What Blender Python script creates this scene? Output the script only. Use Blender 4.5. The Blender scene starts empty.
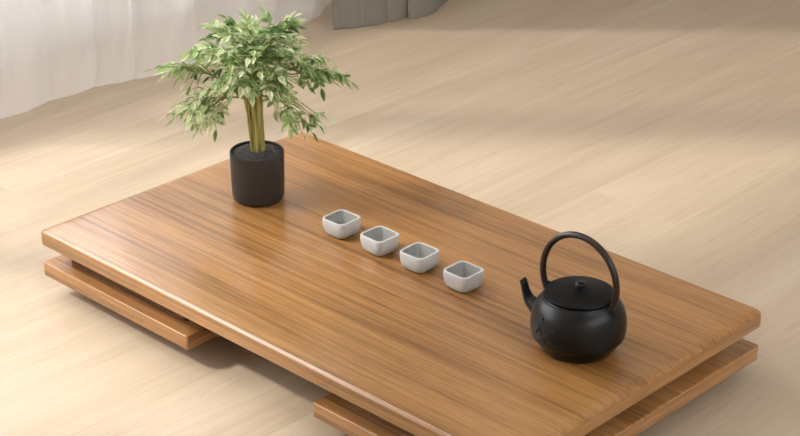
import bpy, bmesh, math, random
from mathutils import Vector, Matrix, noise
random.seed(7)
C = bpy.context.scene.collection
PI = math.pi

# ------------------------------------------------------------------ layout
PITCH = 0.4430
F_PX = 1818.2
YAW = -0.7653                      # direction of the long side of the table
TOP_Z = 0.140                      # height of the table top
CAM_Z = 1.5382 + TOP_Z
TL, TW, TT = 1.2, 0.698, 0.0316    # table length, width, thickness
GAP, ST = 0.0396, 0.0289           # gap under the top, thickness of the lower slabs
EA = Vector((math.cos(YAW), math.sin(YAW), 0))
EB = Vector((-math.sin(YAW), math.cos(YAW), 0))
TABLE_O = Vector((-0.702, 3.1896, 0))   # left corner of the table on the floor


def tpos(a, b, z=0.0):
    v = TABLE_O + EA * a + EB * b
    return Vector((v.x, v.y, z))


def ground(px, py, z):
    """point on the horizontal plane z that a photograph position belongs to"""
    cp, sp = math.cos(PITCH), math.sin(PITCH)
    d = Vector((0, cp, -sp)) + Vector((1, 0, 0)) * ((px - 400) / F_PX) + Vector((0, sp, cp)) * ((218 - py) / F_PX)
    t = (z - CAM_Z) / d.z
    return Vector((0, 0, CAM_Z)) + d * t


# ------------------------------------------------------------------ helpers
def tag(o, label=None, cat=None, group=None, kind=None):
    if label: o['label'] = label
    if cat: o['category'] = cat
    if group: o['group'] = group
    if kind: o['kind'] = kind
    return o


def empty(name, loc, rz=0.0):
    o = bpy.data.objects.new(name, None)
    C.objects.link(o)
    o.empty_display_size = 0.05
    o.location = loc
    o.rotation_euler = (0, 0, rz)
    return o


def obj(name, bm, mat, parent=None, smooth=True, loc=None, rz=0.0, recalc=True):
    if recalc:
        bmesh.ops.recalc_face_normals(bm, faces=bm.faces)
    me = bpy.data.meshes.new(name)
    bm.to_mesh(me)
    bm.free()
    me.materials.append(mat)
    if smooth:
        for p in me.polygons: p.use_smooth = True
    o = bpy.data.objects.new(name, me)
    C.objects.link(o)
    if parent: o.parent = parent
    if loc is not None: o.location = loc
    o.rotation_euler = (0, 0, rz)
    return o


def autosmooth(o, ang=35):
    o.data.set_sharp_from_angle(angle=math.radians(ang))


def lathe(bm, prof, seg=64, close_top=True, close_bot=True):
    rings = []
    for r, z in prof:
        rings.append([bm.verts.new((r * math.cos(2 * PI * i / seg), r * math.sin(2 * PI * i / seg), z)) for i in range(seg)])
    for a, b in zip(rings, rings[1:]):
        for i in range(seg):
            bm.faces.new((a[i], a[(i + 1) % seg], b[(i + 1) % seg], b[i]))
    if close_bot: bm.faces.new(list(reversed(rings[0])))
    if close_top: bm.faces.new(rings[-1])
    return rings


def rrect(hx, hy, r, n=6):
    """rounded rectangle outline, counter clockwise"""
    pts = []
    r = max(r, 1e-5)
    for cx, cy, a0 in ((hx - r, hy - r, 0), (-hx + r, hy - r, PI / 2), (-hx + r, -hy + r, PI), (hx - r, -hy + r, 3 * PI / 2)):
        for k in range(n + 1):
            a = a0 + PI / 2 * k / n
            pts.append((cx + r * math.cos(a), cy + r * math.sin(a)))
    return pts


def loft(bm, loops, cap0=True, cap1=True, closed=True):
    vs = [[bm.verts.new(p) for p in lp] for lp in loops]
    n = len(vs[0])
    for a, b in zip(vs, vs[1:]):
        for i in range(n if closed else n - 1):
            bm.faces.new((a[i], a[(i + 1) % n], b[(i + 1) % n], b[i]))
    if cap0: bm.faces.new(list(reversed(vs[0])))
    if cap1: bm.faces.new(vs[-1])
    return vs


def slab(bm, cx, cy, hx, hy, z0, z1, corner=0.01, rt=(0.004, 0.004), rb=(0.003, 0.003), n=6, end=1.0):
    """a board with a rounded plan corner and rounded top and bottom edges; rt/rb = (inwards, vertical)"""
    loops = []
    def ring(inset, z, e=1.0):
        return [(cx + x, cy + y, z) for x, y in rrect(hx - inset * e, hy - inset, max(corner - inset, 0.004 if corner > 0.01 else 0.001), 6)]
    for k in range(n + 1):
        a = PI / 2 * k / n
        loops.append(ring(rb[0] * (1 - math.sin(a)), z0 + rb[1] * (1 - math.cos(a))))
    for k in range(n + 1):
        a = PI / 2 * k / n
        loops.append(ring(rt[0] * (1 - math.cos(a)), z1 - rt[1] * (1 - math.sin(a)), end))
    loft(bm, loops)


def tube(bm, pts, rad, seg=10, flat=1.0):
    pts = [Vector(p) for p in pts]
    if not isinstance(rad, (list, tuple)): rad = [rad] * len(pts)
    up = Vector((0, 0, 1))
    t0 = (pts[1] - pts[0]).normalized()
    if abs(t0.dot(up)) > 0.95: up = Vector((1, 0, 0))
    nrm = (up - t0 * up.dot(t0)).normalized()
    loops = []
    for i, p in enumerate(pts):
        a = pts[max(i - 1, 0)]; b = pts[min(i + 1, len(pts) - 1)]
        t = (b - a).normalized()
        nrm = (nrm - t * nrm.dot(t)).normalized()
        bn = t.cross(nrm)
        loops.append([p + (nrm * math.cos(2 * PI * k / seg) + bn * math.sin(2 * PI * k / seg) * flat) * rad[i] for k in range(seg)])
    loft(bm, loops)


def spline(ctrl, n):
    """Catmull-Rom through control points (tuples of any length)"""
    P = [ctrl[0]] + list(ctrl) + [ctrl[-1]]
    out = []
    m = len(ctrl) - 1
    for i in range(n + 1):
        u = i / n * m
        k = min(int(u), m - 1); t = u - k
        p0, p1, p2, p3 = P[k], P[k + 1], P[k + 2], P[k + 3]
        out.append(tuple(0.5 * (2 * b + (c - a) * t + (2 * a - 5 * b + 4 * c - d) * t * t + (3 * b - a - 3 * c + d) * t ** 3)
                         for a, b, c, d in zip(p0, p1, p2, p3)))
    return out


# ------------------------------------------------------------------ materials
def srgb(r, g, b):
    f = lambda c: (c / 255 / 12.92) if c / 255 <= 0.04045 else ((c / 255 + 0.055) / 1.055) ** 2.4
    return (f(r), f(g), f(b), 1)


class NT:
    def __init__(s, name):
        s.m = bpy.data.materials.new(name); s.m.use_nodes = True
        s.t = s.m.node_tree; s.b = s.t.nodes['Principled BSDF']; s.out = s.t.nodes['Material Output']
    def n(s, typ, **kw):
        nd = s.t.nodes.new(typ)
        for k, v in kw.items():
            if hasattr(nd, k) and k not in nd.inputs: setattr(nd, k, v)
            else: nd.inputs[k].default_value = v
        return nd
    def l(s, a, b): s.t.links.new(a, b)
    def mathn(s, op, a, b=0.0, c=None):
        nd = s.t.nodes.new('ShaderNodeMath'); nd.operation = op
        for i, v in enumerate((a, b, c)):
            if v is None: continue
            if isinstance(v, (int, float)): nd.inputs[i].default_value = v
            else: s.l(v, nd.inputs[i])
        return nd.outputs[0]
    def ramp(s, fac, stops):
        nd = s.t.nodes.new('ShaderNodeValToRGB')
        el = nd.color_ramp.elements
        while len(el) < len(stops): el.new(0.5)
        for e, (p, c) in zip(el, stops): e.position = p; e.color = c
        s.l(fac, nd.inputs[0]); return nd.outputs[0]
    def mix(s, fac, a, b, mode='MIX'):
        nd = s.t.nodes.new('ShaderNodeMix'); nd.data_type = 'RGBA'; nd.blend_type = mode
        for sock, v in ((nd.inputs['Factor'], fac), (nd.inputs[6], a), (nd.inputs[7], b)):
            if isinstance(v, (int, float, tuple)): sock.default_value = v
            else: s.l(v, sock)
        return nd.outputs[2]
    def noise(s, vec, scale=1.0, detail=4.0, rough=0.55, dist=0.0):
        nd = s.t.nodes.new('ShaderNodeTexNoise')
        nd.inputs['Scale'].default_value = scale; nd.inputs['Detail'].default_value = detail
        nd.inputs['Roughness'].default_value = rough; nd.inputs['Distortion'].default_value = dist
        if vec is not None: s.l(vec, nd.inputs['Vector'])
        return nd.outputs['Fac']
    def scaled(s, vec, sc, off=None):
        nd = s.t.nodes.new('ShaderNodeMapping'); nd.inputs['Scale'].default_value = sc
        s.l(vec, nd.inputs['Vector'])
        if off is not None: s.l(off, nd.inputs['Location'])
        return nd.outputs[0]
    def bump(s, h, strength, dist=0.001):
        nd = s.t.nodes.new('ShaderNodeBump'); nd.inputs['Strength'].default_value = strength
        nd.inputs['Distance'].default_value = dist; s.l(h, nd.inputs['Height']); s.l(nd.outputs[0], s.b.inputs['Normal'])


def wood(name, dark, mid, light, rough=0.3, board=0.14, coat=0.3, tone=0.25, stripe=1.0):
    """grain along the object's local x"""
    w = NT(name)
    tcn = w.n('ShaderNodeTexCoord')
    co = tcn.outputs['Object']
    sep = w.n('ShaderNodeSeparateXYZ'); w.l(co, sep.inputs[0])
    # a cross-cut end carries fine lines along its own length
    nsep = w.n('ShaderNodeSeparateXYZ'); w.l(tcn.outputs['Normal'], nsep.inputs[0])
    endf = w.mathn('GREATER_THAN', w.mathn('ABSOLUTE', nsep.outputs[0]), 0.95)
    sw = w.n('ShaderNodeCombineXYZ'); w.l(sep.outputs[1], sw.inputs[0]); w.l(sep.outputs[0], sw.inputs[1]); w.l(sep.outputs[2], sw.inputs[2])
    vm = w.n('ShaderNodeMix'); vm.data_type = 'VECTOR'; w.l(endf, vm.inputs[0]); w.l(co, vm.inputs[4]); w.l(sw.outputs[0], vm.inputs[5])
    co = vm.outputs[1]
    bi = w.mathn('FLOOR', w.mathn('DIVIDE', w.mathn('ADD', sep.outputs[1], -0.005), board))
    wn = w.n('ShaderNodeTexWhiteNoise', noise_dimensions='1D'); w.l(bi, wn.inputs['W'])
    comb = w.n('ShaderNodeCombineXYZ'); w.l(w.mathn('MULTIPLY', wn.outputs[0], 9.0), comb.inputs[0]); w.l(w.mathn('MULTIPLY', wn.outputs[0], 3.0), comb.inputs[2])
    off = comb.outputs[0]
    broad = w.noise(w.scaled(co, (0.8, 20, 20), off), 1, 3, 0.6, 0.35)
    fine = w.noise(w.scaled(co, (2.0, 120, 120), off), 1, 5, 0.7, 0.15)
    pores = w.noise(w.scaled(co, (14, 420, 420), off), 1, 2, 0.5)
    g = w.mathn('ADD', w.mathn('MULTIPLY', broad, 0.38), w.mathn('MULTIPLY', fine, 0.62))
    col = w.ramp(g, [(0.36, dark), (0.48, mid), (0.66, light)])
    # thin darker veins
    vein = w.noise(w.scaled(co, (1.0, 80, 80), off), 1, 2, 0.5, 0.4)
    v = w.ramp(w.mathn('ABSOLUTE', w.mathn('SUBTRACT', vein, 0.5)), [(0.0, (1, 1, 1, 1)), (0.022, (0, 0, 0, 1))])
    col = w.mix(w.mathn('MULTIPLY', v, 0.30 * stripe), col, tuple(c * 0.62 for c in dark[:3]) + (1,))
    p = w.ramp(pores, [(0.36, (1, 1, 1, 1)), (0.45, (0, 0, 0, 1))])
    col = w.mix(w.mathn('MULTIPLY', p, 0.3 * stripe), col, tuple(c * 0.6 for c in dark[:3]) + (1,))
    # boards differ slightly, hairline seam between them
    tn = w.ramp(wn.outputs[0], [(0.0, (1 - tone, 1 - tone, 1 - tone, 1)), (1.0, (1.06, 1.04, 1.0, 1))])
    col = w.mix(1.0, col, tn, 'MULTIPLY')
    fr = w.mathn('FRACT', w.mathn('DIVIDE', w.mathn('ADD', sep.outputs[1], -0.005), board))
    seam = w.mathn('MULTIPLY', w.mathn('LESS_THAN', fr, 0.0018 / board), w.mathn('SUBTRACT', 1.0, endf))
    col = w.mix(w.mathn('MULTIPLY', seam, 0.85), col, tuple(c * 0.35 for c in dark[:3]) + (1,))
    w.l(col, w.b.inputs['Base Color'])
    w.b.inputs['Roughness'].default_value = rough
    w.b.inputs['Coat Weight'].default_value = coat
    w.b.inputs['Coat Roughness'].default_value = 0.15
    w.bump(w.mathn('SUBTRACT', fine, w.mathn('MULTIPLY', p, 0.3)), 0.12, 0.0006)
    return w.m


M_TABLE = wood('table_wood', srgb(112, 76, 38), srgb(150, 105, 56), srgb(174, 130, 78), rough=0.34, board=0.349, coat=0.6, tone=0.05)
M_SLAB = wood('slab_wood', srgb(116, 78, 42), srgb(154, 110, 66), srgb(178, 134, 86), rough=0.36, board=0.9, coat=0.25, tone=0.0)
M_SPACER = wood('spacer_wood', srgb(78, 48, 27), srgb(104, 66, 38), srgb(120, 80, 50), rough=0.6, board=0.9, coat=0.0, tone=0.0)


def floor_material():
    w = NT('light_oak_floor')
    co = w.n('ShaderNodeTexCoord').outputs['Object']     # local x = plank direction
    sep = w.n('ShaderNodeSeparateXYZ'); w.l(co, sep.inputs[0])
    bw = 0.23
    yy = w.mathn('DIVIDE', sep.outputs[1], bw)
    bi = w.mathn('FLOOR', yy)
    wn = w.n('ShaderNodeTexWhiteNoise', noise_dimensions='1D'); w.l(bi, wn.inputs['W'])
    xx = w.mathn('DIVIDE', w.mathn('ADD', sep.outputs[0], w.mathn('MULTIPLY', wn.outputs[0], 7.0)), 7.0)
    xi = w.mathn('FLOOR', xx)
    c2 = w.n('ShaderNodeCombineXYZ'); w.l(bi, c2.inputs[0]); w.l(xi, c2.inputs[1])
    w2 = w.n('ShaderNodeTexWhiteNoise', noise_dimensions='2D'); w.l(c2.outputs[0], w2.inputs['Vector'])
    off = w.n('ShaderNodeCombineXYZ'); w.l(w.mathn('MULTIPLY', w2.outputs[0], 13.0), off.inputs[0]); w.l(w.mathn('MULTIPLY', w2.outputs[0], 5.0), off.inputs[2])
    o = off.outputs[0]
    broad = w.noise(w.scaled(co, (0.9, 9, 9), o), 1, 3, 0.55, 0.5)
    fine = w.noise(w.scaled(co, (2.5, 60, 60), o), 1, 4, 0.6, 0.3)
    g = w.mathn('ADD', w.mathn('MULTIPLY', broad, 0.7), w.mathn('MULTIPLY', fine, 0.3))
    col = w.ramp(g, [(0.30, srgb(171, 153, 130)), (0.5, srgb(182, 164, 141)), (0.70, srgb(192, 176, 154))])
    vein = w.noise(w.scaled(co, (1.0, 26, 26), o), 1, 2, 0.5, 0.7)
    v = w.ramp(w.mathn('ABSOLUTE', w.mathn('SUBTRACT', vein, 0.5)), [(0.0, (1, 1, 1, 1)), (0.02, (0, 0, 0, 1))])
    col = w.mix(w.mathn('MULTIPLY', v, 0.16), col, srgb(140, 115, 88))
    tn = w.ramp(w2.outputs[0], [(0.0, (0.98, 0.975, 0.97, 1)), (1.0, (1.02, 1.015, 1.0, 1))])
    col = w.mix(1.0, col, tn, 'MULTIPLY')
    seam = w.mathn('LESS_THAN', w.mathn('FRACT', yy), 0.0020 / bw)
    col = w.mix(w.mathn('MULTIPLY', seam, 0.16), col, srgb(120, 98, 74))
    w.l(col, w.b.inputs['Base Color'])
    w.b.inputs['Roughness'].default_value = 0.55
    w.b.inputs['Specular IOR Level'].default_value = 0.35
    w.bump(fine, 0.06, 0.0005)
    return w.m


M_FLOOR = floor_material()


def simple(name, col, rough=0.5, metal=0.0, spec=0.5, nscale=None, nstr=0.1, ndist=0.001, var=0.0):
    w = NT(name)
    w.b.inputs['Base Color'].default_value = col
    w.b.inputs['Roughness'].default_value = rough
    w.b.inputs['Metallic'].default_value = metal
    w.b.inputs['Specular IOR Level'].default_value = spec
    co = w.n('ShaderNodeTexCoord').outputs['Object']
    nz = w.noise(co, nscale or 60, 4, 0.6)
    if nscale: w.bump(nz, nstr, ndist)
    dk = tuple(c * (1 - var) for c in col[:3]) + (1,)
    lt = tuple(min(1, c * (1 + var)) for c in col[:3]) + (1,)
    w.l(w.ramp(nz, [(0.3, dk), (0.7, lt)]), w.b.inputs['Base Color'])
    return w.m


M_IRON = simple('cast_iron', srgb(6, 6, 6), 0.31, 0.0, 0.29, 700, 0.16, 0.0006, 0.08)
M_IRON_LID = simple('cast_iron_lid', srgb(6, 6, 6), 0.42, 0.0, 0.16, 700, 0.16, 0.0006, 0.08)
M_HANDLE = simple('bronzed_handle', srgb(32, 20, 16), 0.34, 0.0, 0.42, 260, 0.1, 0.0005, 0.1)
M_CUP = simple('stoneware_white', srgb(176, 175, 173), 0.42, 0.0, 0.4, 240, 0.04, 0.0004, 0.03)
M_CUP_IN = simple('stoneware_inner_shade', srgb(140, 139, 135), 0.35, 0.0, 0.45, 240, 0.04, 0.0004, 0.04)  # cup stoneware in a darker tone, shade of the hollow put into the colour
M_POT = simple('matte_black_pot', srgb(46, 39, 36), 0.55, 0.0, 0.4, 320, 0.10, 0.0005, 0.06)
M_SOIL = simple('dark_grit', srgb(74, 69, 70), 0.85, 0.0, 0.3, 170, 0.9, 0.003, 0.35)
M_WALL = simple('painted_wall', srgb(240, 238, 236), 0.8, 0.0, 0.2, 30, 0.03, 0.001, 0.02)
M_ROOM = simple('warm_painted_wall', srgb(232, 229, 224), 0.8, 0.0, 0.2, 30, 0.03, 0.001, 0.02)
M_FRAME = simple('window_frame_paint', srgb(232, 228, 222), 0.45, 0.0, 0.4, 30, 0.02, 0.001, 0.01)


def fabric(name, col, transp, transl, rough=0.9):
    w = NT(name)
    co = w.n('ShaderNodeTexCoord').outputs['Object']
    weave = w.noise(w.scaled(co, (900, 900, 900)), 1, 1, 0.5)
    slub = w.noise(w.scaled(co, (40, 40, 3)), 1, 3, 0.6)
    c = w.ramp(w.mathn('ADD', w.mathn('MULTIPLY', weave, 0.4), w.mathn('MULTIPLY', slub, 0.6)),
               [(0.3, tuple(x * 0.95 for x in col[:3]) + (1,)), (0.7, col)])
    w.l(c, w.b.inputs['Base Color']); w.b.inputs['Roughness'].default_value = rough
    w.b.inputs['Specular IOR Level'].default_value = 0.1
    last = w.b.outputs[0]
    if transl:
        tr = w.n('ShaderNodeBsdfTranslucent'); w.l(c, tr.inputs[0])
        mx = w.n('ShaderNodeMixShader'); mx.inputs[0].default_value = transl
        w.l(last, mx.inputs[1]); w.l(tr.outputs[0], mx.inputs[2]); last = mx.outputs[0]
    if transp:
        tp = w.n('ShaderNodeBsdfTransparent')
        mx = w.n('ShaderNodeMixShader'); mx.inputs[0].default_value = transp
        w.l(last, mx.inputs[1]); w.l(tp.outputs[0], mx.inputs[2]); last = mx.outputs[0]
    w.l(last, w.out.inputs[0])
    return w.m


M_SHEER = fabric('sheer_white_voile', srgb(248, 248, 250), 0.45, 0.36)
M_DRAPE = fabric('grey_drape', srgb(150, 144, 136), 0.0, 0.08)


def leaf_material():
    w = NT('leaf_green')
    at = w.n('ShaderNodeAttribute', attribute_name='tint')
    c = w.ramp(at.outputs['Fac'], [(0.0, srgb(84, 120, 62)), (0.4, srgb(156, 186, 118)), (0.75, srgb(208, 224, 170)), (1.0, srgb(236, 241, 206))])
    w.l(c, w.b.inputs['Base Color']); w.b.inputs['Roughness'].default_value = 0.5
    w.b.inputs['Specular IOR Level'].default_value = 0.35
    tr = w.n('ShaderNodeBsdfTranslucent'); w.l(c, tr.inputs[0])
    mx = w.n('ShaderNodeMixShader'); mx.inputs[0].default_value = 0.38
    w.l(w.b.outputs[0], mx.inputs[1]); w.l(tr.outputs[0], mx.inputs[2]); w.l(mx.outputs[0], w.out.inputs[0])
    return w.m


M_LEAF = leaf_material()


def stem_material():
    w = NT('plant_stem')
    co = w.n('ShaderNodeTexCoord').outputs['Object']
    nz = w.noise(w.scaled(co, (260, 260, 14)), 1, 3, 0.6)
    w.l(w.ramp(nz, [(0.35, srgb(96, 84, 34)), (0.5, srgb(158, 148, 78)), (0.65, srgb(190, 184, 116))]), w.b.inputs['Base Color'])
    w.b.inputs['Roughness'].default_value = 0.55
    return w.m


M_STEM = stem_material()
M_TWIG = simple('green_twig', srgb(138, 150, 88), 0.55, 0.0, 0.3, 200, 0.05, 0.0004, 0.1)


def glass_material():
    w = NT('window_glass')
    tp = w.n('ShaderNodeBsdfTransparent'); gl = w.n('ShaderNodeBsdfGlossy'); gl.inputs['Roughness'].default_value = 0.02
    mx = w.n('ShaderNodeMixShader'); mx.inputs[0].default_value = 0.06; w.l(tp.outputs[0], mx.inputs[1]); w.l(gl.outputs[0], mx.inputs[2])
    w.l(mx.outputs[0], w.out.inputs[0])
    return w.m


M_GLASS = glass_material()

# ------------------------------------------------------------------ setting: floor
bm = bmesh.new()
loft(bm, [[(-5.2, -5.2, -0.06), (4.3, -5.2, -0.06), (4.3, 0.2, -0.06), (-5.2, 0.2, -0.06)],
          [(-5.2, -5.2, 0), (4.3, -5.2, 0), (4.3, 0.2, 0), (-5.2, 0.2, 0)]])
WDIR = math.atan2(EB.y, EB.x)
floor = obj('floor', bm, M_FLOOR, smooth=False, loc=Vector((-1.195, 4.313, 0)), rz=WDIR)
tag(floor, 'pale oak plank floor under the low table', kind='structure')

# ------------------------------------------------------------------ setting: window wall  (local x runs along the wall)
WO = Vector((-1.195, 4.313, 0))


def along_at_y(yw):            # distance along the wall at which a sun ray of depth yw passes
    return (yw - WO.y) / EB.y


SILL, HEAD = 0.70, 2.8
WT = 0.16
x_l, x_r = along_at_y(1.0) , along_at_y(4.74)
W0, W1 = -5.0, 4.2


def box(bm, x0, x1, y0, y1, z0, z1):
    loft(bm, [[(x0, y0, z0), (x1, y0, z0), (x1, y1, z0), (x0, y1, z0)], [(x0, y0, z1), (x1, y0, z1), (x1, y1, z1), (x0, y1, z1)]])


x_l = -3.6
x_r = along_at_y(4.80)
bm = bmesh.new()
box(bm, W0, W1, 0.02, 0.02 + WT, 0, SILL)
box(bm, W0, W1, 0.02, 0.02 + WT, HEAD, 3.2)
box(bm, W0, x_l, 0.02, 0.02 + WT, SILL, HEAD)
box(bm, x_r, W1, 0.02, 0.02 + WT, SILL, HEAD)
tag(obj('wall_left', bm, M_WALL, smooth=False, loc=WO, rz=WDIR), 'plain painted window wall behind the curtains', kind='structure')
win = tag(empty('window_1', WO, WDIR), 'tall white framed window behind the curtain', kind='structure')
bm = bmesh.new()
fill_win = tag(empty('fill_window', WO, WDIR), 'unseen white framed window added opposite the curtains for fill light', kind='structure')  # added window, out of view, lets in fill light to even out the room
bm = bmesh.new()
box(bm, -1.6, -1.55, -5.17, -5.11, 1.3, 2.7); box(bm, 1.55, 1.6, -5.17, -5.11, 1.3, 2.7)
box(bm, -1.55, 1.55, -5.17, -5.11, 1.3, 1.35); box(bm, -1.55, 1.55, -5.17, -5.11, 2.65, 2.7); box(bm, -0.03, 0.03, -5.17, -5.11, 1.35, 2.65)
obj('window_frame', bm, M_FRAME, fill_win, smooth=False)
bm = bmesh.new(); box(bm, -1.55, 1.55, -5.142, -5.138, 1.35, 2.65)
obj('pane', bm, M_GLASS, fill_win, smooth=False)
bm = bmesh.new()
for a, b in ((x_l, x_l + 0.05), (x_r - 0.05, x_r)):
    box(bm, a, b, 0.05, 0.11, SILL, HEAD)
for a, b in ((SILL, SILL + 0.05), (HEAD - 0.05, HEAD)):
    box(bm, x_l + 0.05, x_r - 0.05, 0.05, 0.11, a, b)
obj('window_frame', bm, M_FRAME, win, smooth=False)
mx = along_at_y(4.03)
for c in (mx, mx - 1.05, mx - 2.1):
    bm = bmesh.new(); box(bm, c - 0.045, c + 0.045, 0.05, 0.11, SILL + 0.05, HEAD - 0.05)
    obj('mullion', bm, M_FRAME, win, smooth=False)
bm = bmesh.new(); box(bm, x_l + 0.05, x_r - 0.05, 0.078, 0.082, SILL + 0.05, HEAD - 0.05)
obj('pane', bm, M_GLASS, win, smooth=False)
for nm, bx, lb in (('wall_back', (W1, W1 + 0.12, -5.2, 0.02 + WT), 'plain wall at the far end of the room'),
                   ('wall_front', (W0 - 0.12, W0, -5.2, 0.02 + WT), 'plain wall at the near end of the room'),
                   ('wall_right', (W0, W1, -5.2, -5.08), 'plain wall opposite the window')):
    bm = bmesh.new()
    if nm == 'wall_right':
        box(bm, W0, W1, -5.2, -5.08, 0, 1.3); box(bm, W0, W1, -5.2, -5.08, 2.7, 3.2)
        box(bm, W0, -1.6, -5.2, -5.08, 1.3, 2.7); box(bm, 1.6, W1, -5.2, -5.08, 1.3, 2.7)
    else:
        box(bm, *bx, 0, 3.2)
    tag(obj(nm, bm, M_ROOM, smooth=False, loc=WO, rz=WDIR), lb, kind='structure')
bm = bmesh.new(); box(bm, W0 - 0.12, W1 + 0.12, -5.2, 0.02 + WT, 3.2, 3.3)
tag(obj('ceiling', bm, M_WALL, smooth=False, loc=WO, rz=WDIR), 'plain white ceiling', kind='structure')
bm = bmesh.new(); box(bm, W0, W1, 0.002, 0.02, 0, 0.09)
tag(obj('baseboard_left', bm, M_FRAME, smooth=False, loc=WO, rz=WDIR), 'white baseboard along the window wall', kind='structure')

# ------------------------------------------------------------------ low table
table = tag(empty('low_tea_table', tpos(TL / 2, TW / 2, 0), YAW),
            'low rectangular wooden tea table with a thick rounded top over two lower slabs', 'table')
bm = bmesh.new()
slab(bm, 0, 0, TL / 2 + 0.004, TW / 2 + 0.001, TOP_Z - TT, TOP_Z, corner=0.014, rt=(0.008, 0.008), rb=(0.003, 0.003), n=8, end=2.6)
o = obj('tabletop', bm, M_TABLE, table); autosmooth(o, 30)
SW = 0.437
SZ1 = TOP_Z - TT - GAP
SZ0 = SZ1 - ST
for s in (-1, 1):
    cx = s * (TL / 2 + 0.0015 - SW / 2)
    bm = bmesh.new()
    slab(bm, 0, 0, SW / 2, TW / 2 - 0.0015, SZ0, SZ1, corner=0.005, rt=(0.0025, 0.0025), rb=(0.002, 0.002), n=3)
    o = obj('lower_slab', bm, M_SLAB, table, loc=(cx, 0, 0)); autosmooth(o, 30)
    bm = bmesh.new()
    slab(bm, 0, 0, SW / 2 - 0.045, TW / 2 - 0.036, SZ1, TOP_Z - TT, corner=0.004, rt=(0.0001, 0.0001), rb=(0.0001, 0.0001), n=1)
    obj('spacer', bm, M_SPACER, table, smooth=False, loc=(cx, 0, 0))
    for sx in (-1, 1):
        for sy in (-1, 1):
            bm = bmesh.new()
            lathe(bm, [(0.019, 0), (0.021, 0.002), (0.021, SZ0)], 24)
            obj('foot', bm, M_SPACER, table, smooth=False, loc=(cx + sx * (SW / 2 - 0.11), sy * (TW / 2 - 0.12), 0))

# ------------------------------------------------------------------ tea cups
CUP_A, CUP_H = 0.0295, 0.0360


def make_cup(loc, rz):
    t = empty('tea_cup', loc, rz)
    bm = bmesh.new()
    A, H = CUP_A, CUP_H
    out = [(0.60, 0.0, .010), (0.70, 0.0012, .011), (0.81, 0.0038, .012), (0.90, 0.008, .012), (0.955, 0.014, .012),
           (0.985, 0.020, .0115), (1.0, 0.027, .0115), (0.998, H - 0.0012, .0115), (0.985, H - 0.0003, .011), (0.965, H, .011)]
    loft(bm, [[(x, y, z) for x, y in rrect(A * k, A * k, r, 6)] for k, z, r in out] +
             [[(x, y, z) for x, y in rrect(A * k, A * k, r, 6)] for k, z, r in
              [(0.87, H, .010), (0.85, H - 0.0006, .0095)]], cap1=False)
    o = obj('body', bm, M_CUP, t, recalc=False)
    bm = bmesh.new()
    inn = [(0.85, H - 0.0006, .0095), (0.81, H - 0.006, .009), (0.70, H - 0.016, .008), (0.56, 0.010, .007), (0.42, 0.0075, .006)]
    loft(bm, [[(x, y, z) for x, y in rrect(A * k, A * k, r, 6)] for k, z, r in inn], cap0=False)
    o2 = obj('shaded_inside', bm, M_CUP_IN, t, recalc=False)
    o2['label'] = 'inside of the cup with its shade put into the colour'
    return t


cup0 = make_cup((0, 0, 0), 0)
cup_px = [(341.5, 217.2), (379.8, 234.0), (419.5, 250.6), (463.6, 269.6)]
cup_rot = [0.02, -0.05, 0.03, 0.0]
cup_lab = ['small square white tea cup nearest the potted plant, first of the row',
           'small square white tea cup second from the potted plant',
           'small square white tea cup second from the kettle end, third from the plant',
           'small square white tea cup at the kettle end of the row, nearest the black kettle']
for i, (px, py) in enumerate(cup_px):
    p = ground(px, py, TOP_Z + CUP_H)
    if i == 0:
        r = cup0
    else:
        r = cup0.copy(); C.objects.link(r)
        for ch in list(cup0.children):
            c = ch.copy(); C.objects.link(c); c.parent = r
    r.location = (p.x, p.y, TOP_Z); r.rotation_euler = (0, 0, YAW + cup_rot[i])
    tag(r, cup_lab[i], 'cup', 'square white tea cups in a row on the table')

# ------------------------------------------------------------------ kettle (local +x = away from the spout, along the table)
kp = ground(577.3, 346.8, TOP_Z)
kettle = tag(empty('iron_kettle', (kp.x, kp.y, TOP_Z), YAW + 0.06),
             'black cast iron kettle with a tall round loop handle and short curved spout', 'kettle')
cp = math.cos(PITCH); sp = math.sin(PITCH)
K = (kp.y * cp + (CAM_Z - kp.z) * sp) / F_PX          # metres per photo pixel at the kettle
prof = [(0, 0), (33, 0), (35.5, 1.0), (39.5, 7), (43.4, 13), (45.6, 16.8), (46.9, 17.6), (47.2, 18.8), (47.3, 21), (47.9, 25), (48, 29), (47.7, 34),
        (46.6, 40), (44.8, 45.5), (42.2, 50.5), (39.5, 54), (37.6, 56), (36.8, 57.2), (36.6, 58.6), (36.0, 59.2), (34.8, 59.2), (34.3, 58.4), (34.0, 56.0)]
bm = bmesh.new()
lathe(bm, [(max(r, 0.01) * K, z * K) for r, z in prof], 96, close_bot=True, close_top=True)
o = obj('body', bm, M_IRON, kettle); autosmooth(o, 40)
# lid
bm = bmesh.new()
lidp = [(33.4, 57.2), (33.6, 59.6), (35.0, 60.2), (35.2, 61.2), (34.7, 62.0), (33.0, 62.4), (30.5, 62.6), (26, 63.4), (18, 64.6), (10, 65.3), (4, 65.5), (0.01, 65.5)]
lathe(bm, [(r * K, z * K) for r, z in lidp], 80)
lid = obj('lid', bm, M_IRON_LID, kettle); autosmooth(lid, 40)
bm = bmesh.new()
lathe(bm, [(r * K, z * K) for r, z in [(3.8, 65.0), (2.9, 65.8), (2.7, 66.6), (3.6, 67.6), (5.0, 68.8), (5.6, 70.2), (5.0, 71.7), (3.2, 72.8), (1.2, 73.2), (0.01, 73.2)]], 32)
obj('knob', bm, M_IRON, lid)
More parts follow.
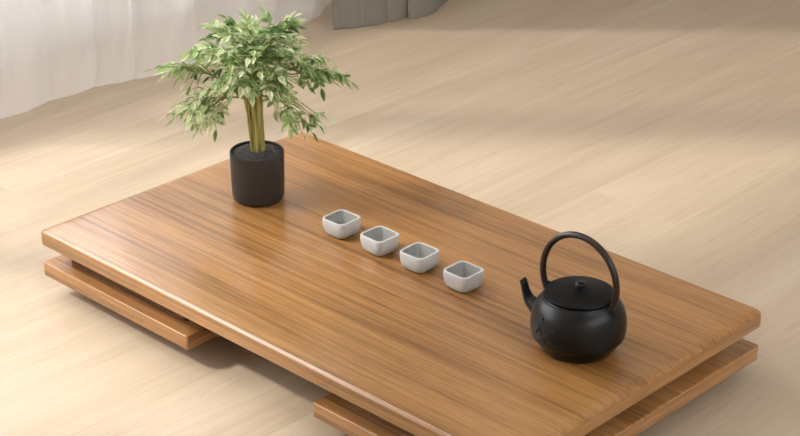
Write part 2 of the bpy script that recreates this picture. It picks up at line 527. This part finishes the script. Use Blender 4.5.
# handle: a ring standing on the shoulder
bm = bmesh.new()
R, zc = 44.0, 76.0
a0 = math.radians(-29)
pts = []; N = 60
for i in range(N + 1):
    a = a0 + (PI - 2 * a0) * i / N
    pts.append(((R * math.cos(a) - 1.6) * K, 0, (zc + R * 1.05 * math.sin(a)) * K))
rad = [3.3 * K] * (N + 1)
tube(bm, pts, rad, 16, flat=1.1)
obj('handle', bm, M_HANDLE, kettle)
for s in (-1, 1):
    bm = bmesh.new()
    ctr = spline([(s * 35 - 1, 50, 4.0), (s * 37 - 1, 54.0, 4.2), (s * 38 - 1.3, 57.0, 4.0), (s * 39.2 - 1.6, 59.5, 3.4)], 10)
    tube(bm, [(x * K, 0, z * K) for x, z, r in ctr], [r * K for x, z, r in ctr], 14, flat=1.3)
    obj('handle_lug', bm, M_IRON, kettle)
# spout
bm = bmesh.new()
ctr = spline([(-38, 20, 10.0), (-48, 26, 9.5), (-56, 30, 7.6), (-61.5, 34, 6.0), (-65, 40, 4.7), (-67, 46, 4.2), (-69.0, 51.0, 4.0), (-70.3, 52.4, 4.1)], 28)
loops = []
P = [Vector((x * K, 0, z * K)) for x, z, r in ctr]
tube(bm, P, [r * K for x, z, r in ctr], 20)
# hollow mouth
end = [f for f in bm.faces if len(f.verts) == 20 and f.calc_center_median().x < -60 * K][0]
res = bmesh.ops.inset_region(bm, faces=[end], thickness=1.2 * K)
d = (P[-1] - P[-2]).normalized()
for v in end.verts: v.co -= d * 4 * K
o = obj('spout', bm, M_IRON, kettle); autosmooth(o, 45)


# relief of a blossom branch on the body, left of the front
def body_r(z):
    for (r0, z0), (r1, z1) in zip(prof[1:], prof[2:]):
        if z0 <= z <= z1 and z1 > z0: return r0 + (r1 - r0) * (z - z0) / (z1 - z0)
    return 40


def on_body(px_dx, px_z, lift=0.0):
    """px_dx: angle in degrees from the camera side, negative to the left"""
    a = math.radians(-90 + px_dx) - (YAW + 0.06)
    r = body_r(px_z) + lift
    return Vector((r * math.cos(a) * K, r * math.sin(a) * K, px_z * K)), Vector((math.cos(a), math.sin(a), 0.15)).normalized()


bm = bmesh.new()
for ctrl in ([(-62, 22), (-55, 27), (-48, 30), (-40, 29), (-31, 31), (-24, 30)], [(-55, 27), (-56, 33), (-61, 40)], [(-48, 30), (-42, 36), (-36, 39)], [(-40, 29), (-34, 25), (-27, 25)]):
    q = spline(ctrl, 14)
    tube(bm, [on_body(a, z, 0.15)[0] for a, z in q], [K * (0.6 - 0.3 * i / 14) for i in range(15)], 6)
for a, z, s in ((-60, 34, 2.1), (-49, 35.5, 2.3), (-57, 45, 1.5), (-50, 24, 2.2), (-43, 33, 1.8), (-36, 39, 1.3), (-30, 31, 1.1), (-26, 25, 0.9), (-64, 29, 1.5)):
    c, n = on_body(a, z, 0.3)
    tv = Vector((0, 0, 1)); tv = (tv - n * tv.dot(n)).normalized(); bv = n.cross(tv)
    for k in range(5):
        an = 2 * PI * k / 5 + a
        cc = c + (tv * math.cos(an) + bv * math.sin(an)) * s * 0.62 * K
        mt = Matrix.Translation(cc) @ Matrix((( tv.x, bv.x, n.x, 0), (tv.y, bv.y, n.y, 0), (tv.z, bv.z, n.z, 0), (0, 0, 0, 1))) @ Matrix.Diagonal((s * .55 * K, s * .55 * K, 1.0 * K, 1))
        bmesh.ops.create_icosphere(bm, subdivisions=2, radius=1.0, matrix=mt)
rl = obj('relief', bm, M_IRON, kettle)
rl['label'] = 'raised blossom branch ornament'

# ------------------------------------------------------------------ potted plant
pp = ground(258.6, 197.8, TOP_Z)
plant = tag(empty('potted_plant', (pp.x, pp.y, TOP_Z), 0.0),
            'small leafy green plant with clustered stems in a matte black cylinder pot', 'plant')
Q = (pp.y * cp + (CAM_Z - pp.z) * sp) / F_PX          # metres per photo pixel at the plant
CV = 0.917
POT_H = 51.5
bm = bmesh.new()
lathe(bm, [(r * Q, z * Q) for r, z in [(0.01, 0), (21, 0), (23.6, 0.8), (25.3, 2.8), (26.0, 6), (26.5, 20), (26.8, 40), (27.0, POT_H - 0.8), (26.7, POT_H), (25.4, POT_H), (25.1, POT_H - 0.8), (25.0, POT_H - 9), (24.8, POT_H - 12), (0.01, POT_H - 12)]], 72)
o = obj('pot', bm, M_POT, plant); autosmooth(o, 40)
bm = bmesh.new()
SOIL_UP = 2.6
rings = lathe(bm, [(r * Q, (z + SOIL_UP) * Q) for r, z in [(24.9, POT_H - 10), (24.9, POT_H - 5.5), (22, POT_H - 4.2), (16, POT_H - 3.0), (10, POT_H - 2.2), (5, POT_H - 2), (0.01, POT_H - 2)]], 48)
for v in bm.verts:
    if v.co.z > (POT_H - 6) * Q and Vector((v.co.x, v.co.y)).length < 24 * Q:
        v.co.z += (noise.noise(v.co * 160)) * 1.1 * Q
for k in range(150):
    a = random.random() * 2 * PI; rr = math.sqrt(random.random()) * 23
    mt = Matrix.Translation((rr * math.cos(a) * Q, rr * math.sin(a) * Q, (SOIL_UP + POT_H - 2.2 - 2.0 * (rr / 23) ** 2) * Q)) @ Matrix.Rotation(random.random() * 6, 4, 'Z') @ Matrix.Diagonal((random.uniform(.6, 1.2) * Q, random.uniform(.6, 1.1) * Q, 0.6 * Q, 1))
    bmesh.ops.create_icosphere(bm, subdivisions=1, radius=1.0, matrix=mt)
obj('soil', bm, M_SOIL, plant, smooth=True)


def scr(dx, y, d=0.0):
    """local point: dx photo pixels right of the pot axis, seen at photo row y, d pixels behind the axis"""
    return Vector((dx * Q, d * Q, ((197.8 - y) - d * 0.40) / CV * Q))


ZS = (POT_H - 3) * Q
# stems
heads = []
stem_bases = [(-3.6, -2.2), (0.2, -3.6), (3.8, -1.6), (-1.8, 1.8), (2.2, 2.2), (5.0, 1.5)]
stem_tops = [(-9, 97, -3), (-3.5, 92, -4), (3.0, 95, -3), (-5, 86, 4), (1.5, 84, 4), (5.5, 90, 2)]
for (bx, by), (tx, ty, td) in zip(stem_bases, stem_tops):
    bm = bmesh.new()
    top = scr(tx, ty, td)
    b = Vector(((bx + 0.6) * Q, by * Q, ZS - 0.002))
    mid = b.lerp(top, 0.5) + Vector((-tx * 0.10 * Q, 0, 0))
    ctr = spline([tuple(b), tuple(mid), tuple(top)], 14)
    rads = [Q * (3.0 - 0.9 * i / 14 + 0.18 * math.sin(i * 2.2 + bx)) for i in range(15)]
    tube(bm, ctr, rads, 10)
    obj('stem', bm, M_STEM, plant)
    heads.append(top)

# foliage: lobes (dx, row, depth, rx, ry, rd, fronds)
lobes = [
    (3, 46, 0, 32, 14, 26, 36),      # crown
    (-28, 60, -6, 30, 12, 24, 24),   # upper left
    (-70, 71, 0, 24, 4, 8, 14),
    (2, 38, 0, 26, 7, 12, 14),      # far left arm
    (-50, 110, -8, 22, 12, 14, 24),  # lower left
    (-30, 98, -14, 14, 9, 12, 6),
    (-48, 88, 16, 22, 10, 14, 6),
    (40, 66, 0, 28, 14, 24, 24),     # right
    (66, 75, 2, 14, 4, 8, 8),        # far right arm
    (40, 112, -8, 19, 11, 14, 12),   # lower right
    (26, 94, 4, 16, 8, 14, 6),
    (0, 76, -12, 32, 12, 22, 26),    # heart
    (-8, 83, -16, 26, 6, 14, 13),
    (14, 84, -14, 20, 6, 12, 9),
    (4, 58, -18, 34, 14, 14, 22),
    (26, 32, 4, 15, 6, 10, 10),
    (-22, 36, 6, 16, 7, 10, 9),
]
bb = bmesh.new()       # twigs
lf = bmesh.new()       # leaflets
tint = lf.verts.layers.float.new('tint')
rnd = random.Random(21)
N_LEAF = 0


def leaflet(base, d, nrm, L, W, t):
    """pointed, lightly folded and arched leaflet"""
    global N_LEAF
    N_LEAF += 1
    d = d.normalized(); s = d.cross(nrm)
    if s.length < 1e-4: s = d.cross(Vector((1, 0, 0)))
    s.normalize(); u = s.cross(d).normalized()
    prof_l = [(0.0, 0.0), (0.16, 0.62), (0.38, 1.0), (0.62, 0.80), (0.84, 0.36), (1.0, 0.0)]
    droop = rnd.uniform(0.0, 0.28); fold = rnd.uniform(0.15, 0.4)
    mid, lft, rgt = [], [], []
    for x, w in prof_l:
        c = base + d * (x * L) - u * (droop * L * x * x) * 1.0
        v = lf.verts.new(c); v[tint] = t - 0.05; mid.append(v)
        if 0 < w:
            for lst, sg in ((lft, 1), (rgt, -1)):
                q = lf.verts.new(c + s * (sg * w * W) + u * (fold * w * W)); q[tint] = t; lst.append(q)
        else:
            lft.append(v); rgt.append(v)
    for side in (lft, rgt):
        for k in range(len(mid) - 1):
            f = [mid[k], mid[k + 1], side[k + 1], side[k]]
            f2 = []
            for v in f:
                if v not in f2: f2.append(v)
            if len(f2) >= 3: lf.faces.new(f2)


for (lx, ly, ld, rx, ry, rd, nf) in lobes:
    # limb from the stem heads to the lobe
    cen = scr(lx, ly + ry * 0.5, ld)
    h = min(heads, key=lambda q: (q - cen).length + rnd.random() * 0.01)
    m = h.lerp(cen, 0.5) + Vector((0, 0, 7 * Q))
    ctr = [Vector(q) for q in spline([tuple(h - Vector((0, 0, 3 * Q))), tuple(m), tuple(cen)], 10)]
    tube(bb, ctr, [Q * (1.1 - 0.07 * i) for i in range(11)], 6)
    for k in range(nf):
        while True:
            v = Vector((rnd.uniform(-1, 1), rnd.uniform(-1, 1), rnd.uniform(-1, 1)))
            if 0.15 < v.length <= 1: break
        tip = scr(lx + v.x * rx, ly - v.z * ry, ld + v.y * rd)
        src = ctr[rnd.randint(5, 10)]
        mm = src.lerp(tip, 0.55) + Vector((0, 0, rnd.uniform(2, 6) * Q))
        path = [Vector(q) for q in spline([tuple(src), tuple(mm), tuple(tip)], 8)]
        tube(bb, path, [Q * (0.75 - 0.055 * i) for i in range(9)], 5)
        d = (path[-1] - path[-3]).normalized()
        out = (tip - scr(0, 90, 0)); out.z *= 0.4
        d = (d * 0.6 + out.normalized() * 0.7 + Vector((rnd.uniform(-.3, .3), rnd.uniform(-.3, .3), rnd.uniform(-.45, 0.25)))).normalized()
        n_up = Vector((rnd.uniform(-.35, .35), rnd.uniform(-.45, .25), 1)).normalized()
        n_up = (n_up - d * n_up.dot(d)).normalized()
        side = d.cross(n_up)
        FL = rnd.uniform(11, 18) * Q
        base_t = min(1, max(0, rnd.gauss(0.66, 0.26)))
        if ld < 0 and lx < -30: base_t = min(1, base_t + 0.15)
        npair = rnd.choice((2, 3, 3))
        rp = [path[-1] + d * (FL * j / 6) - Vector((0, 0, 1)) * FL * 0.22 * (j / 6) ** 2 for j in range(7)]
        tube(bb, rp, [Q * 0.32] * 7, 4)
        for j in range(npair):
            c = rp[int(1 + j * 5 / npair)]
            for sg in (-1, 1):
                dd = d * rnd.uniform(0.45, 0.8) + side * sg * rnd.uniform(0.7, 1.0) + Vector((0, 0, rnd.uniform(-.45, 0.35)))
                nn = (n_up + Vector((rnd.uniform(-.35, .35), rnd.uniform(-.35, .35), 0))).normalized()
                leaflet(c, dd, nn, rnd.uniform(8.0, 12.5) * Q, rnd.uniform(2.2, 3.2) * Q, min(1, max(0, base_t + rnd.gauss(0, .12))))
        leaflet(rp[-1], d + Vector((0, 0, rnd.uniform(-.7, -.1))), n_up, rnd.uniform(10, 14) * Q, rnd.uniform(2.2, 3.2) * Q, min(1, max(0, base_t + rnd.gauss(0.05, .12))))
obj('twigs', bb, M_TWIG, plant)
obj('foliage', lf, M_LEAF, plant, recalc=False)

# ------------------------------------------------------------------ curtains


def curtain(name, mat, hem, n_f, amp, height, bulge, seed, thick, nz=46, nu=260, lift=None, top_shift=None):
    """hem: floor points (x, y) the lower edge follows; folds grow upwards"""
    rn = random.Random(seed)
    ctr = spline(hem, nu)
    phs = [rn.random() * 6.28 for _ in range(6)]
    bm = bmesh.new()
    inner = EA                                           # into the room
    grid = []
    tot = nu
    for j in range(nz + 1):
        t = j / nz
        z = height * t ** 2.2
        row = []
        for i, c in enumerate(ctr):
            u = i / nu
            lz = lift(u) if lift else 0.0
            # vertical folds
            f = (1.6 * abs(math.sin(u * n_f * 3.1416 + phs[0] + 0.9 * math.sin(u * 5 + phs[1]) + 0.8 * z)) ** 0.6 - 0.9) * (0.75 if thick == 0 else 0.35) + math.sin(u * n_f * 2.37 * 6.283 + phs[2]) * 0.12 + math.sin(u * n_f * 0.43 * 6.283 + phs[3]) * 0.4
            fz = min(1, 0.35 + z / 0.2)
            off = f * amp * fz
            # the cloth bellies into the room just above the hem and hangs straight higher up
            b = bulge * (math.sin(min(1, z / 0.26) * PI * 0.62) ** 0.8 if z > 0 else 0) * (1 - 0.55 * min(1, max(0, (z - 0.3) / 0.9)))
            wr = 0.006 * noise.noise(Vector((u * 22, z * 9 + u * 30, seed))) * min(1, z / 0.05)
            p = Vector((c[0], c[1], 0)) + inner * (off + b + wr)
            p.z = z + lz * (1 - t) + (0.004 * (math.sin(u * n_f * 9 + phs[4]) + 1) if j == 0 else 0)
            row.append(bm.verts.new(p))
        grid.append(row)
    for a, b in zip(grid, grid[1:]):
        for i in range(nu):
            bm.faces.new((a[i], a[i + 1], b[i + 1], b[i]))
    o = obj(name, bm, mat, recalc=False)
    if thick:
        s = o.modifiers.new('Solidify', 'SOLIDIFY'); s.thickness = thick; s.offset = 0
    return o


def fl(px, py):
    v = ground(px, py, 0); return (v.x, v.y)


hem = [fl(-62, 142), fl(-25, 128), fl(0, 119), fl(29, 110), fl(60, 99), fl(86, 90), fl(110, 83), fl(132, 80), fl(167, 73), fl(200, 62), fl(235, 49), fl(270, 35), fl(297, 25), fl(318, 17), fl(332, 8)]
cur = curtain('sheer_curtain', M_SHEER, hem, 7.0, 0.034, 2.7, 0.04, 5, 0, lift=lambda u: 0.03 * max(0, (u - 0.93) / 0.07) ** 1.5)
tag(cur, 'white sheer floor-length curtain with soft folds resting on the floor behind the plant', 'curtain')
hem2 = [fl(334, 30), fl(350, 28), fl(370, 25), fl(390, 21), fl(408, 17)]
dr = curtain('drape', M_DRAPE, hem2, 1.6, 0.03, 2.7, 0.0, 9, 0.003, nu=80)
tag(dr, 'grey heavy drape panel hanging right beside the white sheer curtain', 'curtain')
hem3 = [fl(408.5, 19), fl(424, 16), fl(436, 10), fl(446, 2), fl(455, -8)]
dr = curtain('drape', M_DRAPE, hem3, 1.4, 0.03, 2.7, 0.0, 12, 0.003, nu=60, lift=lambda u: 0.0)
tag(dr, 'small folded end of grey drape, farthest right of the curtains at the top edge', 'curtain')

# ------------------------------------------------------------------ light
sun = bpy.data.lights.new('sun', 'SUN')
sun.energy = 3.3
sun.angle = math.radians(4.0)
sun.color = (1.0, 0.95, 0.87)
so = bpy.data.objects.new('sun', sun); C.objects.link(so)
EL = math.radians(44)
d = Vector((math.cos(EL), 0.0, -math.sin(EL)))
so.rotation_euler = d.to_track_quat('-Z', 'Y').to_euler()
so.location = (-4, 3.5, 4)

world = bpy.data.worlds.new('world'); bpy.context.scene.world = world
world.use_nodes = True
bg = world.node_tree.nodes['Background']
wt = world.node_tree
tc = wt.nodes.new('ShaderNodeTexCoord'); dt = wt.nodes.new('ShaderNodeVectorMath'); dt.operation = 'DOT_PRODUCT'
dt.inputs[1].default_value = (-0.62, 0.55, 0.56); wt.links.new(tc.outputs['Generated'], dt.inputs[0])
mr = wt.nodes.new('ShaderNodeMapRange'); mr.inputs['From Min'].default_value = -0.6; mr.inputs['From Max'].default_value = 1.0
mr.inputs['To Min'].default_value = 5.8; mr.inputs['To Max'].default_value = 8.4
wt.links.new(dt.outputs['Value'], mr.inputs['Value']); wt.links.new(mr.outputs[0], bg.inputs[1])
bg.inputs[0].default_value = (0.97, 0.98, 1.0, 1)

# ------------------------------------------------------------------ camera
cam = bpy.data.cameras.new('camera'); co = bpy.data.objects.new('camera', cam); C.objects.link(co)
cam.sensor_width = 36; cam.lens = F_PX / 800 * 36
cam.clip_start = 0.05
co.location = (0, 0, CAM_Z)
co.rotation_euler = (PI / 2 - PITCH, 0.0, 0)
sc = bpy.context.scene
sc.camera = co
sc.view_settings.view_transform = 'Standard'
sc.view_settings.look = 'None'
sc.view_settings.exposure = -0.12
sc.view_settings.gamma = 1.0
sc.view_settings.use_curve_mapping = False
